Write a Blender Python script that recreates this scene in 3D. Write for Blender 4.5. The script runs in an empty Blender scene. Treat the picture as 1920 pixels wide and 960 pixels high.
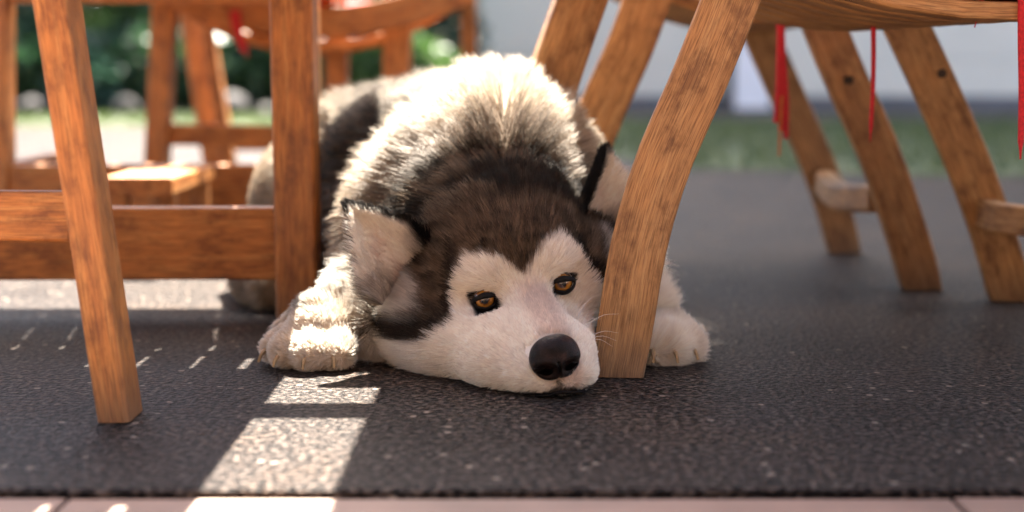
import bpy, math, random
import numpy as np
from mathutils import Vector, kdtree
from mathutils.bvhtree import BVHTree

rng = np.random.default_rng(11)
random.seed(11)
scene = bpy.context.scene
COL = scene.collection

# ------------------------------------------------------------------ camera
CAM_H, F_PX = 0.29, 2667.0
PITCH = math.atan(340 / F_PX)
cam_d = bpy.data.cameras.new('camera')
cam_d.sensor_width = 36.0
cam_d.lens = 50.0
cam_d.clip_start = 0.02
cam_d.clip_end = 500
cam_d.dof.use_dof = True
cam_d.dof.focus_distance = 1.335
cam_d.dof.aperture_fstop = 2.5
cam = bpy.data.objects.new('camera', cam_d)
COL.objects.link(cam)
cam.location = (0, 0, CAM_H)
cam.rotation_euler = (math.pi / 2 - PITCH, 0, 0)
scene.camera = cam

# ------------------------------------------------------------------ sky, sun, exposure
SUN_EL, SUN_AZ = math.radians(60), math.radians(8)      # azimuth measured from +Y towards +X
world = bpy.data.worlds.new('World')
scene.world = world
world.use_nodes = True
wn = world.node_tree
bg = wn.nodes['Background']
sky = wn.nodes.new('ShaderNodeTexSky')
sky.sky_type = 'NISHITA'
sky.sun_disc = False
sky.sun_elevation = SUN_EL
sky.sun_rotation = SUN_AZ
sky.dust_density = 4.0
sky.ozone_density = 0.4
wn.links.new(sky.outputs['Color'], bg.inputs['Color'])
bg.inputs['Strength'].default_value = 0.05
sun_d = bpy.data.lights.new('sun', 'SUN')
sun_d.energy = 5.0
sun_d.angle = math.radians(0.53)
sun_d.color = (1.0, 0.93, 0.82)
sun = bpy.data.objects.new('sun', sun_d)
COL.objects.link(sun)
sv = Vector((math.sin(SUN_AZ) * math.cos(SUN_EL), math.cos(SUN_AZ) * math.cos(SUN_EL), math.sin(SUN_EL)))
sun.rotation_euler = sv.to_track_quat('Z', 'Y').to_euler()
sun.location = sv * 30
vs = scene.view_settings
vs.view_transform = 'Standard'
vs.look = 'None'
vs.exposure = 3.7
vs.gamma = 1.0
vs.use_curve_mapping = False
cy = scene.cycles
cy.max_bounces = 12
cy.diffuse_bounces = 6
cy.glossy_bounces = 6
cy.transmission_bounces = 8
cy.sample_clamp_indirect = 8.0
cy.use_denoising = True

# ------------------------------------------------------------------ helpers
_cp, _sp = math.cos(PITCH), math.sin(PITCH)


def at(px, py, Y):
    """world point seen at photo pixel (px, py) at distance Y from the camera"""
    a, b = (px - 960) / F_PX, (480 - py) / F_PX
    dx, dy, dz = a, _cp + b * _sp, -_sp + b * _cp
    k = Y / dy
    return np.array((dx * k, Y, CAM_H + dz * k))


def obj(name, data, mat=None, parent=None):
    o = bpy.data.objects.new(name, data)
    COL.objects.link(o)
    if mat is not None:
        data.materials.append(mat)
    if parent is not None:
        o.parent = parent
        o.matrix_parent_inverse = parent.matrix_basis.inverted()
    return o


def tag(o, label=None, cat=None, group=None, kind=None):
    if label: o['label'] = label
    if cat: o['category'] = cat
    if group: o['group'] = group
    if kind: o['kind'] = kind
    return o


def empty(name, loc, label=None, cat=None, group=None):
    o = bpy.data.objects.new(name, None)
    COL.objects.link(o)
    o.location = tuple(loc)
    o.empty_display_size = 0.05
    return tag(o, label, cat, group)


def mesh(name, v, f, smooth=False, gco=None):
    m = bpy.data.meshes.new(name)
    m.from_pydata([tuple(map(float, p)) for p in v], [], [tuple(map(int, q)) for q in f])
    if gco is not None:
        a = m.attributes.new('gco', 'FLOAT_VECTOR', 'POINT')
        a.data.foreach_set('vector', np.asarray(gco, np.float32).ravel())
    if smooth:
        m.polygons.foreach_set('use_smooth', [True] * len(m.polygons))
    m.update()
    return m


def smooth_path(pts, n):
    """Catmull-Rom through pts, n samples"""
    P = np.asarray(pts, float)
    if len(P) == 2:
        return P[0] + (P[1] - P[0]) * np.linspace(0, 1, n)[:, None]
    E = np.vstack([2 * P[0] - P[1], P, 2 * P[-1] - P[-2]])
    out = []
    for u in np.linspace(0, len(P) - 1 - 1e-9, n):
        i = int(u); t = u - i
        p0, p1, p2, p3 = E[i], E[i + 1], E[i + 2], E[i + 3]
        out.append(.5 * (2 * p1 + (p2 - p0) * t + (2 * p0 - 5 * p1 + 4 * p2 - p3) * t * t + (3 * p1 - p0 - 3 * p2 + p3) * t ** 3))
    return np.array(out)


def plank(name, path, axis, sa, sb, mat, parent=None, cham=0.003, flat_foot=False, taper=None):
    """a bar of wood swept along path: size sa along the constant axis, sb across it, with eased edges"""
    P = np.asarray(path, float)
    n = len(P)
    T = np.gradient(P, axis=0)
    T /= np.linalg.norm(T, axis=1)[:, None]
    A = np.asarray(axis, float); A /= np.linalg.norm(A)
    V, G, F = [], [], []
    s = np.r_[0, np.cumsum(np.linalg.norm(np.diff(P, axis=0), axis=1))]
    off = rng.uniform(0, 9, 3)
    for i in range(n):
        a = A - T[i] * A.dot(T[i]); a /= np.linalg.norm(a)
        b = np.cross(T[i], a)
        k = 1 if taper is None else taper[0] + (taper[1] - taper[0]) * i / (n - 1)
        ha, hb, c = sa / 2 * k, sb / 2 * k, cham
        ring = [(ha - c, hb), (ha - .3 * c, hb - .3 * c), (ha, hb - c), (ha, c - hb), (ha - .3 * c, .3 * c - hb), (ha - c, -hb),
                (c - ha, -hb), (.3 * c - ha, .3 * c - hb), (-ha, c - hb), (-ha, hb - c), (.3 * c - ha, hb - .3 * c), (c - ha, hb)]
        for (u, v) in ring:
            p = P[i] + a * u + b * v
            if flat_foot and p[2] < 0.001: p[2] = 0.001
            if flat_foot and i == 0: p[2] = 0.001
            V.append(p); G.append((s[i] + off[0], u + off[1], v + off[2]))
    m = 12
    for i in range(n - 1):
        for j in range(m):
            F.append((i * m + j, i * m + (j + 1) % m, (i + 1) * m + (j + 1) % m, (i + 1) * m + j))
    F.append(tuple(range(m - 1, -1, -1)))
    F.append(tuple(range((n - 1) * m, n * m)))
    return obj(name, mesh(name, V, F, gco=G), mat, parent)


def box(name, lo, hi, mat, parent=None, bev=0.0):
    lo, hi = np.asarray(lo, float), np.asarray(hi, float)
    i = int(np.argmax(hi - lo))
    c = (lo + hi) / 2
    a, b = c.copy(), c.copy()
    a[i], b[i] = lo[i], hi[i]
    j, k = [(1, 2), (2, 0), (0, 1)][i]
    ax = np.zeros(3); ax[j] = 1
    return plank(name, [a, b], ax, hi[j] - lo[j], hi[k] - lo[k], mat, parent, cham=bev or 0.002)


# ------------------------------------------------------------------ materials
def new_mat(name):
    m = bpy.data.materials.new(name)
    m.use_nodes = True
    nt = m.node_tree
    return m, nt, nt.nodes['Principled BSDF'], nt.nodes.new, nt.links.new


def ramp(nt, stops):
    r = nt.nodes.new('ShaderNodeValToRGB')
    e = r.color_ramp.elements
    while len(e) < len(stops): e.new(0.5)
    for el, (p, c) in zip(e, stops):
        el.position = p; el.color = (*c, 1)
    return r


def wood(name, dark, mid, light, rough=0.42, spots=0.7):
    m, nt, b, N, L = new_mat(name)
    at_ = N('ShaderNodeAttribute'); at_.attribute_name = 'gco'
    mp = N('ShaderNodeMapping'); mp.inputs['Scale'].default_value = (7, 120, 120)
    L(at_.outputs['Vector'], mp.inputs['Vector'])
    n1 = N('ShaderNodeTexNoise'); n1.inputs['Scale'].default_value = 1.0; n1.inputs['Detail'].default_value = 7; n1.inputs['Distortion'].default_value = .7
    L(mp.outputs[0], n1.inputs['Vector'])
    mp2 = N('ShaderNodeMapping'); mp2.inputs['Scale'].default_value = (34, 900, 900)
    L(at_.outputs['Vector'], mp2.inputs['Vector'])
    n2 = N('ShaderNodeTexNoise'); n2.inputs['Scale'].default_value = 1.0; n2.inputs['Detail'].default_value = 3
    L(mp2.outputs[0], n2.inputs['Vector'])
    mp3 = N('ShaderNodeMapping'); mp3.inputs['Scale'].default_value = (24, 40, 40)
    L(at_.outputs['Vector'], mp3.inputs['Vector'])
    n3 = N('ShaderNodeTexNoise'); n3.inputs['Scale'].default_value = 1.0; n3.inputs['Detail'].default_value = 5; n3.inputs['Roughness'].default_value = .65
    L(mp3.outputs[0], n3.inputs['Vector'])
    dk_ = tuple(.55 * m_ + .45 * d_ for m_, d_ in zip(mid, dark))
    r = ramp(nt, [(.28, dk_), (.5, mid), (.74, light)])
    L(n1.outputs[0], r.inputs[0])
    mx = N('ShaderNodeMix'); mx.data_type = 'RGBA'; mx.blend_type = 'MULTIPLY'; mx.inputs['Factor'].default_value = 0.85
    r2 = ramp(nt, [(.36, (.42, .36, .32)), (.56, (1, 1, 1))])
    L(n2.outputs[0], r2.inputs[0])
    L(r.outputs[0], mx.inputs['A']); L(r2.outputs[0], mx.inputs['B'])
    mx2 = N('ShaderNodeMix'); mx2.data_type = 'RGBA'; mx2.blend_type = 'MULTIPLY'; mx2.inputs['Factor'].default_value = spots
    r3 = ramp(nt, [(.36, (.36, .27, .22)), (.50, (.95, .93, .92)), (.68, (1.22, 1.16, 1.08))])
    L(n3.outputs[0], r3.inputs[0])
    L(mx.outputs['Result'], mx2.inputs['A']); L(r3.outputs[0], mx2.inputs['B'])
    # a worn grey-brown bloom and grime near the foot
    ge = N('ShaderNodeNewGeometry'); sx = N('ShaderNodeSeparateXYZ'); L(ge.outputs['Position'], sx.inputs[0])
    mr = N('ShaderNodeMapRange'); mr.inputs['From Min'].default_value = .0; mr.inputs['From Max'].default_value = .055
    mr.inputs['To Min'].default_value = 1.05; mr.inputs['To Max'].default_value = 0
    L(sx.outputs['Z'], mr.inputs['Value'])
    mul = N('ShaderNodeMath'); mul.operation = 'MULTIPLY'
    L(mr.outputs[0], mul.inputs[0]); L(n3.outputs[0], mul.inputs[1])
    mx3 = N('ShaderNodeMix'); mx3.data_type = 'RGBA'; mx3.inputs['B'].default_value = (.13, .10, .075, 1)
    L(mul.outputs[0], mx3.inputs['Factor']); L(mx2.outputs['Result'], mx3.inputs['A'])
    L(mx3.outputs['Result'], b.inputs['Base Color'])
    rr = N('ShaderNodeMapRange'); rr.inputs['To Min'].default_value = rough - .1; rr.inputs['To Max'].default_value = rough + .2
    L(n1.outputs[0], rr.inputs['Value']); L(rr.outputs[0], b.inputs['Roughness'])
    bp = N('ShaderNodeBump'); bp.inputs['Strength'].default_value = .6; bp.inputs['Distance'].default_value = .0014
    ad = N('ShaderNodeMath'); L(n2.outputs[0], ad.inputs[0]); L(n3.outputs[0], ad.inputs[1])
    L(ad.outputs[0], bp.inputs['Height']); L(bp.outputs[0], b.inputs['Normal'])
    return m


TEAK = wood('oiled_teak', (.28, .090, .020), (.48, .185, .042), (.58, .285, .085))
TEAK2 = wood('weathered_teak', (.25, .120, .042), (.42, .225, .084), (.52, .32, .14), rough=.5)


def simple(name, col, rough=.6, scale=20, var=.25, bump=0.0, coord='Object'):
    m, nt, b, N, L = new_mat(name)
    tc = N('ShaderNodeTexCoord')
    n = N('ShaderNodeTexNoise'); n.inputs['Scale'].default_value = scale; n.inputs['Detail'].default_value = 6
    L(tc.outputs[coord], n.inputs['Vector'])
    c = np.array(col)
    r = ramp(nt, [(.3, tuple(c * (1 - var))), (.7, tuple(np.minimum(c * (1 + var), 1)))])
    L(n.outputs[0], r.inputs[0]); L(r.outputs[0], b.inputs['Base Color'])
    b.inputs['Roughness'].default_value = rough
    if bump:
        bp = N('ShaderNodeBump'); bp.inputs['Distance'].default_value = bump; bp.inputs['Strength'].default_value = .6
        L(n.outputs[0], bp.inputs['Height']); L(bp.outputs[0], b.inputs['Normal'])
    return m


def asphalt_mat():
    m, nt, b, N, L = new_mat('dark_asphalt')
    tc = N('ShaderNodeTexCoord')
    v = N('ShaderNodeTexVoronoi'); v.inputs['Scale'].default_value = 230; v.inputs['Randomness'].default_value = 1
    n0 = N('ShaderNodeTexNoise'); n0.inputs['Scale'].default_value = 165; n0.inputs['Detail'].default_value = 4
    n1 = N('ShaderNodeTexNoise'); n1.inputs['Scale'].default_value = 420; n1.inputs['Detail'].default_value = 3
    n2 = N('ShaderNodeTexNoise'); n2.inputs['Scale'].default_value = 5; n2.inputs['Detail'].default_value = 7; n2.inputs['Roughness'].default_value = .6
    for n in (v, n0, n1, n2): L(tc.outputs['Object'], n.inputs['Vector'])
    r = ramp(nt, [(.30, (.0022, .0016, .0015)), (.48, (.0115, .0088, .0078)), (.66, (.105, .082, .069))])
    L(n0.outputs[0], r.inputs[0])
    r2 = ramp(nt, [(.3, (.62, .58, .56)), (.5, (1, 1, 1)), (.72, (1.45, 1.25, 1.05))])
    L(n2.outputs[0], r2.inputs[0])
    mx = N('ShaderNodeMix'); mx.data_type = 'RGBA'; mx.blend_type = 'MULTIPLY'; mx.inputs['Factor'].default_value = 1
    L(r.outputs[0], mx.inputs['A']); L(r2.outputs[0], mx.inputs['B'])
    # scattered pale chippings
    v2 = N('ShaderNodeTexVoronoi'); v2.inputs['Scale'].default_value = 95; L(tc.outputs['Object'], v2.inputs['Vector'])
    sp = N('ShaderNodeSeparateColor'); L(v2.outputs['Color'], sp.inputs[0])
    g = N('ShaderNodeMath'); g.operation = 'GREATER_THAN'; g.inputs[1].default_value = .965; L(sp.outputs[0], g.inputs[0])
    l = N('ShaderNodeMath'); l.operation = 'LESS_THAN'; l.inputs[1].default_value = .30; L(v2.outputs['Distance'], l.inputs[0])
    gm = N('ShaderNodeMath'); gm.operation = 'MULTIPLY'; L(g.outputs[0], gm.inputs[0]); L(l.outputs[0], gm.inputs[1])
    mx2 = N('ShaderNodeMix'); mx2.data_type = 'RGBA'; mx2.inputs['B'].default_value = (.24, .19, .15, 1)
    L(gm.outputs[0], mx2.inputs['Factor']); L(mx.outputs['Result'], mx2.inputs['A'])
    L(mx2.outputs['Result'], b.inputs['Base Color'])
    rr = N('ShaderNodeMapRange'); rr.inputs['To Min'].default_value = .30; rr.inputs['To Max'].default_value = .60
    L(n1.outputs[0], rr.inputs['Value']); L(rr.outputs[0], b.inputs['Roughness'])
    b.inputs['Specular IOR Level'].default_value = .06
    b.inputs['Sheen Weight'].default_value = .035
    b.inputs['Sheen Roughness'].default_value = .3
    ad = N('ShaderNodeMath'); ad.operation = 'MULTIPLY_ADD'; ad.inputs[1].default_value = 1.3
    L(n0.outputs[0], ad.inputs[0]); L(n1.outputs[0], ad.inputs[2])
    ad2 = N('ShaderNodeMath'); ad2.operation = 'SUBTRACT'; L(ad.outputs[0], ad2.inputs[0]); L(v.outputs['Distance'], ad2.inputs[1])
    bp = N('ShaderNodeBump'); bp.inputs['Strength'].default_value = .75; bp.inputs['Distance'].default_value = .0026
    L(ad2.outputs[0], bp.inputs['Height']); L(bp.outputs[0], b.inputs['Normal'])
    return m


ASPHALT = asphalt_mat()
SLAB = simple('terracotta_slab', (.24, .155, .115), .62, 9, .22, .0015)
SOIL = simple('garden_soil', (.020, .015, .011), .9, 14, .4, .01)
LAWN = simple('lawn_soil', (.050, .065, .022), .9, 3, .4, .01)
RENDER_WALL = simple('pale_render', (.66, .63, .54), .85, 1.2, .07, .002)
PLINTH = simple('grey_plinth', (.13, .13, .14), .8, 3, .2, .002)
WHITE = simple('white_paint', (.80, .80, .82), .5, 4, .05)
DARKGREY = simple('dark_paint', (.035, .038, .042), .5, 4, .2)
STONE = simple('garden_stone', (.016, .012, .012), .85, 14, .4, .01)
BARK = simple('bark', (.07, .05, .035), .9, 30, .4, .004)
RED = simple('red_cotton', (.50, .018, .022), .85, 120, .25, .0006)
CORD = simple('red_cord', (.48, .014, .022), .8, 300, .3, .0006)
FRINGE = simple('frayed_orange_cord', (.50, .14, .03), .8, 300, .3, .0004)
STEEL = simple('dull_steel', (.05, .04, .035), .5, 60, .2)
STEEL.node_tree.nodes['Principled BSDF'].inputs['Metallic'].default_value = .9


def leaf_mat(name, c1, c2):
    m, nt, b, N, L = new_mat(name)
    oi = N('ShaderNodeNewGeometry')
    r = ramp(nt, [(0, c1), (1, c2)])
    L(oi.outputs['Random Per Island'], r.inputs[0])
    L(r.outputs[0], b.inputs['Base Color'])
    b.inputs['Roughness'].default_value = .45
    tr = N('ShaderNodeBsdfTranslucent'); L(r.outputs[0], tr.inputs['Color'])
    mix = N('ShaderNodeMixShader'); mix.inputs[0].default_value = .35
    out = nt.nodes['Material Output']
    L(b.outputs[0], mix.inputs[1]); L(tr.outputs[0], mix.inputs[2]); L(mix.outputs[0], out.inputs[0])
    return m


LEAF = [leaf_mat('leaf_dark', (.012, .035, .014), (.035, .085, .032)),
        leaf_mat('leaf_blue', (.02, .055, .035), (.06, .13, .085)),
        leaf_mat('leaf_mid', (.025, .065, .014), (.075, .14, .035))]
GRASS = leaf_mat('grass_blades', (.035, .055, .014), (.09, .125, .036))

# ------------------------------------------------------------------ ground, lawn, slabs
EDGE_Y = at(960, 925, 1.0)
EDGE_Y = 0.5 + 0.0
for _i in range(40):                                   # distance of the asphalt's front edge
    _a = at(960, 925, EDGE_Y)
    EDGE_Y += (_a[2] - 0.0) * 1.0
EDGE_Y += .010


def sheet(name, poly, z, mat):
    return obj(name, mesh(name, [(x, y, z) for x, y in poly], [tuple(range(len(poly)))]), mat)


base = sheet('ground', [(-200, -200), (200, -200), (200, 300), (-200, 300)], -0.03, SOIL)
tag(base, kind='structure')
# the asphalt is a thin slab whose broken front edge shows above the terracotta slabs
xs = np.linspace(-4, 4, 900)
wob = np.convolve(rng.normal(0, 1, 900 + 8), np.ones(9) / 9, 'valid') * .0022
V, F = [], []
for x, w in zip(xs, wob):
    V += [(x, EDGE_Y + w, -.010), (x, EDGE_Y + w, -.0015), (x, EDGE_Y + w + .004, 0), (x, 20, 0)]
for i in range(899):
    for j in range(3):
        F.append((4 * i + j, 4 * i + 4 + j, 4 * i + 5 + j, 4 * i + j + 1))
o = obj('asphalt_pavement', mesh('asphalt_pavement', V, F), ASPHALT)
tag(o, kind='structure')
pave = tag(empty('terrace_pavement', (0, EDGE_Y - .3, -.03)), kind='structure')
joint_x = at(1797, 940, EDGE_Y - .02)[0]
for row in range(4):
    y1 = EDGE_Y - .003 - row * .62
    for k in range(-4, 5):
        x0 = joint_x + k * .62 + (0 if row % 2 == 0 else .3)
        box('slab', (x0 + .002, y1 - .615, -.05), (x0 + .618, y1, -.0045 - .0005 * ((k + row) % 3)), SLAB, pave, bev=.003)

lawn_poly = [(8, 3.9), (1.2, 4.05), (.5, 4.4), (.05, 6.2), (-.6, 7.6), (-3, 8.1), (-9, 8.4), (-9, 10.2), (-.4, 10.0), (.4, 8.9), (8, 8.3)]
tag(sheet('lawn', lawn_poly, .004, LAWN), kind='structure')
tag(sheet('garden_bed', [(-9, 10.0), (-.3, 9.8), (-.3, 14.5), (-9, 14.5)], .008, SOIL), kind='structure')


def inside(poly, x, y):
    r = np.zeros(len(x), bool)
    n = len(poly)
    for i in range(n):
        (x1, y1), (x2, y2) = poly[i], poly[(i + 1) % n]
        c = ((y1 > y) != (y2 > y)) & (x < (x2 - x1) * (y - y1) / (y2 - y1 + 1e-12) + x1)
        r ^= c
    return r


gx = rng.uniform(-6, 6, 60000); gy = rng.uniform(3.8, 10.3, 60000)
k = inside(lawn_poly, gx, gy); gx, gy = gx[k], gy[k]
n = len(gx)
h = rng.uniform(.02, .055, n); an = rng.uniform(0, 6.28, n); w = rng.uniform(.003, .006, n)
lean = rng.normal(0, .02, (n, 2))
V = np.zeros((n, 3, 3), np.float32)
V[:, 0] = np.c_[gx - w * np.cos(an), gy - w * np.sin(an), np.full(n, .004)]
V[:, 1] = np.c_[gx + w * np.cos(an), gy + w * np.sin(an), np.full(n, .004)]
V[:, 2] = np.c_[gx + lean[:, 0], gy + lean[:, 1], h]
gm = mesh('grass', V.reshape(-1, 3), np.arange(3 * n).reshape(-1, 3))
tag(obj('grass', gm, GRASS), 'short green grass covering the lawn strip', 'grass', kind='stuff')

# ------------------------------------------------------------------ pale building at the back right, upper blocks added for shade
HX = at(893, 150, 12.6)[0]
TWX = 1.35
TWX2 = 1.92
house = empty('house', (6, 13, 0), 'pale rendered house behind the lawn, unseen upper blocks added for shade', 'house')
def wall_piece(n_, lo, hi, m_): return box(n_, lo, hi, m_, house, bev=.01)
wall_piece('wall', (HX, 12.6, .42), (14, 15, 3.2), RENDER_WALL)
wall_piece('shade_block', (TWX, 12.66, 3.202), (TWX2 - .002, 20, 18.4), RENDER_WALL)  # unseen block, height and left edge set to shade the ground behind the dog
wall_piece('tall_shade_block', (TWX2, 12.66, 3.202), (14, 20, 22.0), RENDER_WALL)  # unseen taller block, added to keep the right side in shade
wall_piece('plinth', (HX - .03, 12.56, -.02), (14, 15, .10), PLINTH)
wall_piece('base_course', (HX, 12.6, .102), (14, 15, .418), RENDER_WALL)
pil = wall_piece('pilaster', at(1378, 150, 12.45) * (1, 1, 0) + (0, 0, -.02), (at(1446, 150, 12.45)[0], 12.597, 3.0), WHITE)
wall_piece('downpipe', (at(1362, 150, 12.45)[0], 12.45, .0), (at(1362, 150, 12.45)[0] + .07, 12.52, 6.0), DARKGREY)
wall_piece('cornice', (TWX2, 12.5, 22.002), (14.3, 20.3, 22.25), RENDER_WALL)
for fl in range(1, 6):
    for c in range(5):
        x0 = TWX2 + 1.0 + c * 2.3; z0 = .9 + fl * 3.2
        wf = box('window', (x0, 12.63, z0), (x0 + 1.1, 12.657, z0 + 1.5), WHITE, house, bev=.008)
        box('pane', (x0 + .07, 12.62, z0 + .07), (x0 + 1.03, 12.628, z0 + 1.43), DARKGREY, wf, bev=.002)


# ------------------------------------------------------------------ unseen front behind the camera, added for warm bounce and less sky
bounce_wall = empty('bounce_facade', (0, -3.2, 0), 'unseen cream front added to bounce warm light and block sky', 'bounce wall')
CREAM = simple('warm_cream_render', (.55, .40, .28), .85, 2, .06, .002)
box('wall', (-7, -3.6, -.03), (7, -3.2, 4.6), CREAM, bounce_wall, bev=.01)
box('roof', (-7.4, -5.5, 4.602), (7.4, -2.7, 4.8), SLAB, bounce_wall, bev=.01)
box('sky_blocker', (-5, -3.19, 2.62), (5, -1.1, 2.66), CREAM, bounce_wall, bev=.01)  # unseen panel added to hold sky light off the terrace
for c in range(5):
    x0 = -5.6 + c * 2.5
    wf = box('window', (x0, -3.197, .9), (x0 + 1.1, -3.16, 2.3), WHITE, bounce_wall, bev=.008)
    box('pane', (x0 + .07, -3.158, .97), (x0 + 1.03, -3.15, 2.23), DARKGREY, wf, bev=.002)

# ------------------------------------------------------------------ shrubs and stones at the back left
def shrub(px, Y, rx, hz, lm, label, nleaf=2600):
    x = at(px, 150, Y)[0]
    root = empty('shrub', (x, Y, .008), label, 'shrub', 'shrubs along the back bed')
    d = rng.normal(0, 1, (nleaf, 3)); d /= np.linalg.norm(d, axis=1)[:, None]
    ph = np.sin(d @ rng.normal(0, 4, (3, 5)) + rng.uniform(0, 6, 5)).sum(1)
    rad = rng.uniform(.25, 1, nleaf) ** .45 * (1 + .09 * ph)
    c = np.c_[x + d[:, 0] * rx * rad, Y + d[:, 1] * rx * .7 * rad, hz * .54 + d[:, 2] * hz * .5 * rad]
    c[:, 2] = np.maximum(c[:, 2], .03)
    L = rng.uniform(.04, .085, nleaf)
    a = rng.normal(0, 1, (nleaf, 3)); a /= np.linalg.norm(a, axis=1)[:, None]
    b = np.cross(a, rng.normal(0, 1, (nleaf, 3))); b /= np.linalg.norm(b, axis=1)[:, None]
    V = np.stack([c - a * L[:, None], c + b * L[:, None] * .45, c + a * L[:, None], c - b * L[:, None] * .45], 1).reshape(-1, 3)
    tag(obj('foliage', mesh('foliage', V, np.arange(4 * nleaf).reshape(-1, 4)), lm, root), kind='stuff')
    for q in range(5):
        an = q * 1.256 + rng.uniform(0, .6)
        top = (x + math.cos(an) * rx * .5, Y + math.sin(an) * rx * .35, hz * .75)
        plank('stem', smooth_path([(x + math.cos(an) * .05, Y + math.sin(an) * .05, 0), (x + math.cos(an) * rx * .2, Y, hz * .35), top], 6),
              (0, 1, 0), .035, .035, BARK, root, cham=.008, taper=(1, .35))


shrub(-60, 11.0, .85, 1.7, LEAF[1], 'blue green shrub at the far left edge behind the chairs')
shrub(205, 11.2, .70, 1.9, LEAF[2], 'bushy shrub between the two left chair legs in the garden bed')
shrub(330, 11.9, .8, 1.5, LEAF[0], 'dark shrub behind the sunlit back chair legs')
shrub(470, 11.3, .55, 1.2, LEAF[0], 'very dark low shrub under the curved chair seat', 2000)
shrub(640, 10.9, .62, 1.5, LEAF[2], 'leafy green shrub just right of the upright wooden post')
shrub(790, 11.4, .55, 1.7, LEAF[1], 'shrub beside the corner of the pale house')
shrub(60, 10.5, .50, .62, LEAF[0], 'low dark shrub at the left edge in front of the blue green one', 1800)
shrub(165, 10.45, .45, .55, LEAF[1], 'low blue green shrub under the bushy one by the chair leg', 1600)
shrub(275, 10.5, .46, .60, LEAF[0], 'low dark shrub left of the sunlit back chair', 1600)
shrub(400, 10.55, .46, .55, LEAF[0], 'low dark shrub seen between the back chair legs', 1600)
shrub(540, 10.5, .48, .60, LEAF[0], 'low dark shrub hidden partly by the upright wooden post', 1600)
shrub(720, 10.4, .48, .60, LEAF[2], 'low green shrub just above the dog\'s rump', 1600)
for i, (px, Y, s, lab) in enumerate([(52, 9.9, .11, 'pale grey stone at the left edge of the garden bed'),
                                     (110, 10.1, .14, 'large pinkish stone in the bed between chair legs'),
                                     (240, 10.0, .10, 'stone below the bushy shrub beside the chair leg'),
                                     (440, 10.05, .12, 'dark stone in front of the low dark shrub')]):
    p = at(px, 180, Y)
    bm_v, bm_f = [], []
    nu, nv = 14, 9
    for a in range(nv + 1):
        th = math.pi * a / nv
        for b in range(nu):
            f_ = 2 * math.pi * b / nu
            d = np.array((math.sin(th) * math.cos(f_), math.sin(th) * math.sin(f_), math.cos(th)))
            r = s * (1 + .16 * math.sin(3.1 * d[0] + i) + .13 * math.sin(4.3 * d[1] + 2 * i) + .1 * math.sin(5 * d[2] + i))
            bm_v.append(np.array((p[0], Y, s * .5)) + d * (r * 1.15, r * .8, r * .75))
    for a in range(nv):
        for b in range(nu):
            bm_f.append((a * nu + b, (a + 1) * nu + b, (a + 1) * nu + (b + 1) % nu, a * nu + (b + 1) % nu))
    tag(obj('garden_stone', mesh('garden_stone', bm_v, bm_f, True), STONE), lab, 'stone', 'stones edging the garden bed')


# ------------------------------------------------------------------ furniture
def pix_path(pts, Y0, Y1, n=14, foot=True):
    """points of a leg from photo pixels, given bottom to top, distance running from Y0 (foot) to Y1 (top)"""
    P = [at(px, py, Y0 + (Y1 - Y0) * i / (len(pts) - 1)) for i, (px, py) in enumerate(pts)]
    if foot: P[0][2] = 0.001
    return smooth_path(P, n)


def extend(path, top_z):
    """carry a leg on above the frame, along its last direction, to the height top_z"""
    d = path[-1] - path[-3]
    k = (top_z - path[-1][2]) / d[2]
    return np.vstack([path, path[-1] + d * k * .5, path[-1] + d * k])


def dished_seat(root, pa, pb, ea, eb, nslat, sag, mat, w=.042, t=.018):
    """slats hung from the rail pa-pb to the rail ea-eb, sagging between"""
    pa, pb, ea, eb = map(np.asarray, (pa, pb, ea, eb))
    for q in range(nslat):
        s = (q + .5) / nslat
        a, b = pa + (pb - pa) * s, ea + (eb - ea) * s
        u = np.linspace(0, 1, 11)
        P = a + (b - a) * u[:, None]
        P[:, 2] -= sag * (1 - (2 * u - 1) ** 2)
        plank('slat', P, pb - pa, w, t, mat, root, cham=.004)


def cushion(name, label, c, ux, uy, lx, ly, hgt, sag=0.0, group=None):
    """a soft square pad, corners rounded, top and bottom puffed, following the dish of the seat"""
    c, ux, uy = map(lambda v: np.asarray(v, float), (c, ux, uy))
    ux /= np.linalg.norm(ux); uy /= np.linalg.norm(uy)
    n = 15
    V, F = [], []
    for side in (1, -1):
        for i in range(n):
            for j in range(n):
                a, b = 2 * i / (n - 1) - 1, 2 * j / (n - 1) - 1
                e = (1 - a ** 4) * (1 - b ** 4)
                k = 1 - .05 * (a * b) ** 2
                p = c + ux * a * lx / 2 * k + uy * b * ly / 2 * k
                p = p + np.array((0, 0, side * hgt / 2 * (e ** .4) - sag * (1 - a * a) + hgt / 2))
                V.append(p)
    for s in (0, 1):
        for i in range(n - 1):
            for j in range(n - 1):
                q = [s * n * n + x for x in (i * n + j, (i + 1) * n + j, (i + 1) * n + j + 1, i * n + j + 1)]
                F.append(q if s == 0 else q[::-1])
    root = empty(name, c, label, 'cushion', group)
    obj('pad', mesh('pad', V, F, True), RED, root)
    return root


def cord(name, pts, r, mat, parent, ends=True):
    P = smooth_path(pts, 16)
    o = plank(name, P, (0, 1, 0), r * 2, r * 2, mat, parent, cham=r * .55, taper=(1, .8))
    if ends:
        d = P[-1] - P[-3]; d /= np.linalg.norm(d)
        plank('tassel', [P[-1] - d * .002, P[-1] + d * .006, P[-1] + d * .016], (0, 1, 0), r * 1.5, r * 1.5, mat, o, cham=r * .4, taper=(1, .2))
    return o


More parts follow.
